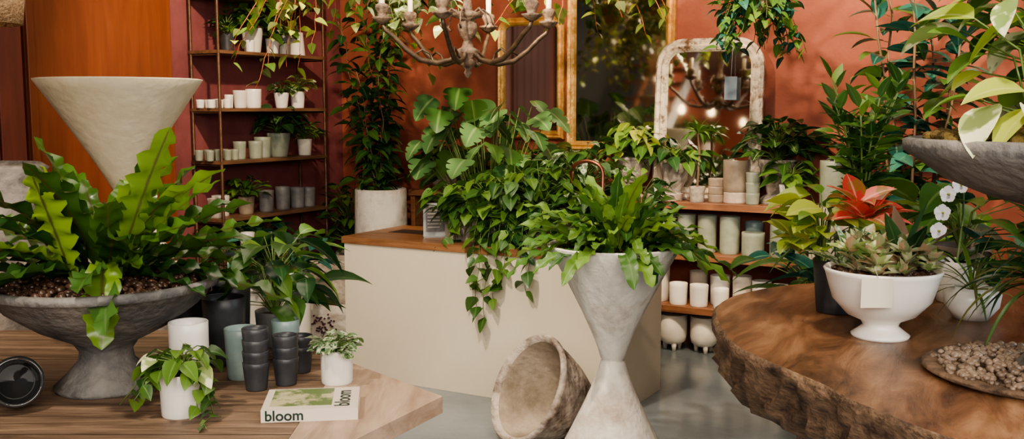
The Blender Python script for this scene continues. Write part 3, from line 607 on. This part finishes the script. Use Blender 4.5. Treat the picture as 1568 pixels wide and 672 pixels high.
mb=MB(); mb.lathe([(0,0),(.26,0),(.28,.012),(.27,.018),(0,.01)],M['bark'],seg=40); mb.pebbles((0,0,.018),.25,760,.012,M['pebble'],.012)
mb.done('river_pebble_tray',(1.30,2.38,SZ))
mb=MB(); mb.lathe([(0,0),(.05,0),(.08,.04),(.085,.08),(.06,.1),(.05,.09),(0,.09)],M['white']); mb.rosette((0,0,.09),24,.20,.012,[G['bright'],G['olive']],'blade',10,80,1.4,0,8,r0=.01); mb.done('small_white_planter',(1.43,3.05,SZ))
mb=MB(); mb.pot(.09,.07,.16,M['dark'],'soil'); mb.rosette((0,0,.15),70,.34,.024,[G['dark'],G['mid'],G['olive']],'blade',5,80,2.0,0,10,r0=.03); mb.done('potted_grass_plant',(1.52,2.72,SZ))
mb=MB(); mb.lathe([(0,0),(.17,0),(.17,.02),(.09,.12),(.07,.2),(.075,.36),(.12,.41),(.24,.44),(.34,.48),(.41,.53),(.44,.55),(.44,.575),(.425,.58),(.41,.57),(.38,.54),(0,.53)],M['bowl'],seg=64)
mb.lathe([(.41,.56),(.2,.59),(0,.60)],M['moss']); mb.pebbles((0,0,.575),.39,500,.022,M['moss'],.02)
mb.bush((0,0,.57),.34,.62,150,.14,.07,[G['lime'],G['bright'],G['bright'],G['mid']],'ovate',1.0,.1,low=.12,ln=8)
mb.bush((-.18,-.05,.57),.20,.42,38,.14,.075,[G['lime'],G['bright'],G['pale']],'ovate',1.3,-.1,low=.1,ln=8)
mb.done('footed_stone_bowl_planter',(1.38,2.32,SZ))
# ------------------------------------------------------------ floor plants at right back
mb=MB(); mb.pot(.2,.16,.4,M['conc'],'soil',w=.015)
for k in range(6):
    a=k*1.05; H=(2.1,1.7,1.95,1.8,2.1,1.6)[k]; pth=[(0,0,.36)]+[(math.cos(a)*.26*t+R.uniform(-.02,.02),math.sin(a)*.2*t,.36+H*t) for t in [j/9 for j in range(1,10)]]
    mb.stemleaves(pth,36,.22,.09,[G['blue'],G['blue'],G['mid']],'ovate',.2,.1,.8,.012,ln=7)
mb.done('potted_rubber_tree',(2.15,5.30,0))
for (x,y,g,k,n,L,W,H,nm) in ((1.75,4.95,['blue','mid'],'lance',70,.32,.09,.8,'potted_dracaena'),(2.35,4.6,['mid','blue','bright'],'ovate',70,.3,.13,.85,'potted_philodendron'),(2.6,4.1,['bright','blue'],'lance',70,.34,.08,.9,'potted_dracaena'),(1.66,5.35,['mid','blue'],'ovate',50,.2,.1,.7,'potted_philodendron')):
    mb=MB(); mb.pot(.16,.13,.45,M['grey'],'soil',w=.012); mb.bush((0,0,.42),.32,H*.8,n,L,W,[G[q] for q in g],k,1.0,.4,ln=8); mb.done(nm,(x,y,0))
mb=MB(); mb.pot(.14,.12,.5,M['grey'],'soil',w=.012); mb.rosette((0,0,.48),70,.62,.045,[G['blue'],G['mid'],G['bright']],'blade',25,85,1.2,0,10,r0=.04); mb.done('potted_snake_grass',(2.05,4.3,0))
mb=MB(); mb.pot(.07,.06,.14,M['white'],'soil'); mb.rosette((0,0,.13),6,.22,.07,[G['dark']],'strap',15,40,1,0,8)
pth=[(0,0,.13),(.01,-.01,.3),(0,-.02,.37),(-.03,-.03,.40),(-.07,-.04,.38),(-.09,-.05,.33)]; mb.tube(pth,.004,M['stem'],5)
for p in [(-.09,-.05,.31),(-.07,-.04,.37),(-.03,-.04,.40),(-.10,-.05,.25)]:
    for q in range(5):
        t=q*1.257+.3; mb.leaf((p[0],p[1]-.02,p[2]),(math.cos(t),-.2,math.sin(t)),.030,.030,M['petal'],'round',0,.1,5,roll=0 if abs(math.sin(t))>.9 else pi/2)
    mb.lump((p[0],p[1]-.03,p[2]),.006,G['lime'])
mb.done('white_orchid',(1.50,3.32,SZ))
# ------------------------------------------------------------ chandelier
mb=MB()
mb.lathe([(0,0),(.012,.01),(.02,.03),(.012,.045),(.03,.06),(.045,.085),(.03,.10),(.055,.12),(.06,.14),(.03,.155),(.02,.19),(.035,.205),(.05,.24),(.048,.27),(.03,.29),(.07,.30),(.075,.32),(.025,.335),(.018,.40),(.03,.45),(.022,.5),(.035,.55),(.02,.6),(.05,.62),(.02,.65),(.006,.68),(0,.69)],M['turned'],seg=24)
for k in range(6):
    a=k*pi/3+.3; o=Vector((math.cos(a),math.sin(a),0)); pr=[(.04,.13),(.09,.09),(.16,.075),(.24,.09),(.31,.14),(.37,.20),(.41,.23),(.425,.26)]
    mb.tube([o*r+Z*z for r,z in pr],[.013,.013,.014,.014,.013,.012,.011,.010],M['iron'],8)
    mb.tube([o*r+Z*z for r,z in ((.17,.075),(.19,.12),(.23,.14),(.26,.12),(.25,.095))],.006,M['iron'],6)
    mb.tube([o*r+Z*z for r,z in ((.03,.31),(.08,.34),(.12,.31),(.14,.26),(.12,.24))],.006,M['turned'],6)
    c=o*.425; mb.lathe([(0,.255),(.02,.26),(.045,.28),(.05,.29),(.02,.295),(.025,.31),(.035,.335),(.03,.35),(.018,.355),(0,.355)],M['turned'],(c.x,c.y,0),16)
    mb.lathe([(.014,.35),(.014,.44),(0,.442)],M['candle'],(c.x,c.y,0),12)
for k in range(9):
    z=.70+k*.083; mb.tube([Vector((.012*math.cos(t)*(k%2),.012*math.cos(t)*((k+1)%2),z+.045*math.sin(t)))for t in [i*pi/5 for i in range(11)]],.003,M['iron'],5)
mb.done('wooden_chandelier',(-.22,5.0,1.745))
# ------------------------------------------------------------ hanging baskets
def hang(name,x,y,z,rad,g,n,ln,L,W,stem=None,bn=70,step=.045,kind='heart',spread=.01,low=-.9,bs=2.0):
    mb=MB(); mb.pot(rad,rad*.7,rad*1.1,M['rattan'],'soil',w=.01)
    for k in range(3):
        t=k*2.09; mb.tube([(rad*.95*math.cos(t),rad*.95*math.sin(t),rad*1.1),(0,0,min(.45,3.2-z))],.002,M['bstem'],4)
    mb.tube([(0,0,min(.45,3.2-z)),(0,0,3.2-z)],.003,M['bstem'],4)
    mb.bush((0,0,rad),rad*bs,.2,bn,L,W,[G[q] for q in g],kind,1.2,.0,low=low); mb.trail((0,0,rad),rad,n,ln,L,W,[G[q] for q in g],kind,step,stem=stem,spread=spread)
    mb.done(name,(x,y,z))
hang('hanging_orange_stem_vine',-1.02,5.6,2.36,.15,['olive','bright','lime'],20,.85,.085,.055,M['ostem'],bn=30,spread=.012,step=.07)
hang('hanging_variegated_pothos',-.56,5.55,2.22,.15,['pale','pale','pale'],22,.38,.09,.07,bn=110,step=.045)
hang('hanging_variegated_pothos',-.20,5.75,2.36,.15,['pale','pale','bright'],16,.42,.09,.07,bn=70,step=.05)
hang('hanging_pothos',.38,5.6,2.42,.15,['olive','lime','bright'],15,.58,.085,.06,M['ostem'],bn=50,spread=.024,step=.065)
hang('hanging_pothos',.72,5.75,2.44,.13,['mid','olive'],7,.4,.085,.055,M['ostem'],bn=30,spread=.014,step=.065)
hang('hanging_hoya',1.33,5.5,2.12,.11,['blue','mid','bright'],30,.36,.085,.05,bn=120)
hang('hanging_pothos',-.66,6.25,2.5,.14,['mid','dark'],8,.5,.09,.06,bn=40)
# ------------------------------------------------------------ lights
def area(name,loc,tgt,sx,sy,e,col):
    l=bpy.data.lights.new(name,'AREA'); l.shape='RECTANGLE'; l.size=sx; l.size_y=sy; l.energy=e; l.color=col
    o=bpy.data.objects.new(name,l); bpy.context.collection.objects.link(o); o.location=loc; o.rotation_euler=(Vector(tgt)-Vector(loc)).to_track_quat('-Z','Y').to_euler(); return o
def spotl(name,loc,tgt,e,col,ang=70,rad=.04,blend=.6):
    l=bpy.data.lights.new(name,'SPOT'); l.energy=e; l.color=col; l.spot_size=math.radians(ang); l.spot_blend=blend; l.shadow_soft_size=rad
    o=bpy.data.objects.new(name,l); bpy.context.collection.objects.link(o); o.location=loc; o.rotation_euler=(Vector(tgt)-Vector(loc)).to_track_quat('-Z','Y').to_euler(); return o
area('rear_fill_light',(.6,-1.0,2.6),(0,5,.9),4.5,1.5,290,(1,.92,.81))  # added fill lamp behind the camera; no shopfront is built
area('side_window_daylight',(5.0,3.2,2.2),(0,5,.7),3,1.8,220,(.76,.89,1))
area('overhead_fill_light',(-.2,4.6,3.15),(-.2,4.8,0),2.6,2.0,60,(1,.85,.66))  # added soft fill from above, no fixture belongs to it
warm=(1,.77,.52)
spotl('track_spot_light',(.9,4.3,3.05),(1.9,6.4,1.5),330,warm)
spotl('track_spot_light',(-1.0,4.9,3.05),(-1.9,7.2,1.5),290,warm,75)
spotl('track_spot_light',(-.2,4.5,3.05),(.3,7.2,1.6),360,warm,75)
spotl('track_spot_light',(2.4,3.6,3.05),(2.9,5.6,1.5),260,warm,75)
spotl('track_spot_light',(-.8,3.4,3.05),(-.3,5.5,.5),260,(1,.85,.66),80)
spotl('track_spot_light',(.8,1.8,3.05),(1.2,2.9,.9),150,(1,.85,.66),80,.08)
spotl('track_spot_light',(-1.4,2.0,3.05),(-1.2,3.1,.9),160,(1,.88,.7),80,.08)
spotl('track_spot_light',RM(2.0,7.0,3.1),RM(0,8.2,1.4),260,warm,90,.1)
spotl('track_spot_light',RM(2.2,5.0,3.1),RM(.4,5.4,1.2),160,warm,90,.1)
w=bpy.data.worlds.new('daylight_world'); bpy.context.scene.world=w; w.use_nodes=True
w.node_tree.nodes['Background'].inputs[0].default_value=(.82,.91,1,1); w.node_tree.nodes['Background'].inputs[1].default_value=.8
try: bpy.context.scene.view_settings.look='AgX - Medium High Contrast'
except Exception: pass
# ------------------------------------------------------------ camera
cd=bpy.data.cameras.new('camera'); cam=bpy.data.objects.new('camera',cd); bpy.context.collection.objects.link(cam)
cd.sensor_width=36; cd.lens=35; cam.location=(0,0,1.6); cam.rotation_euler=(math.radians(90-6.375),0,0); cd.clip_start=.05
bpy.context.scene.camera=cam
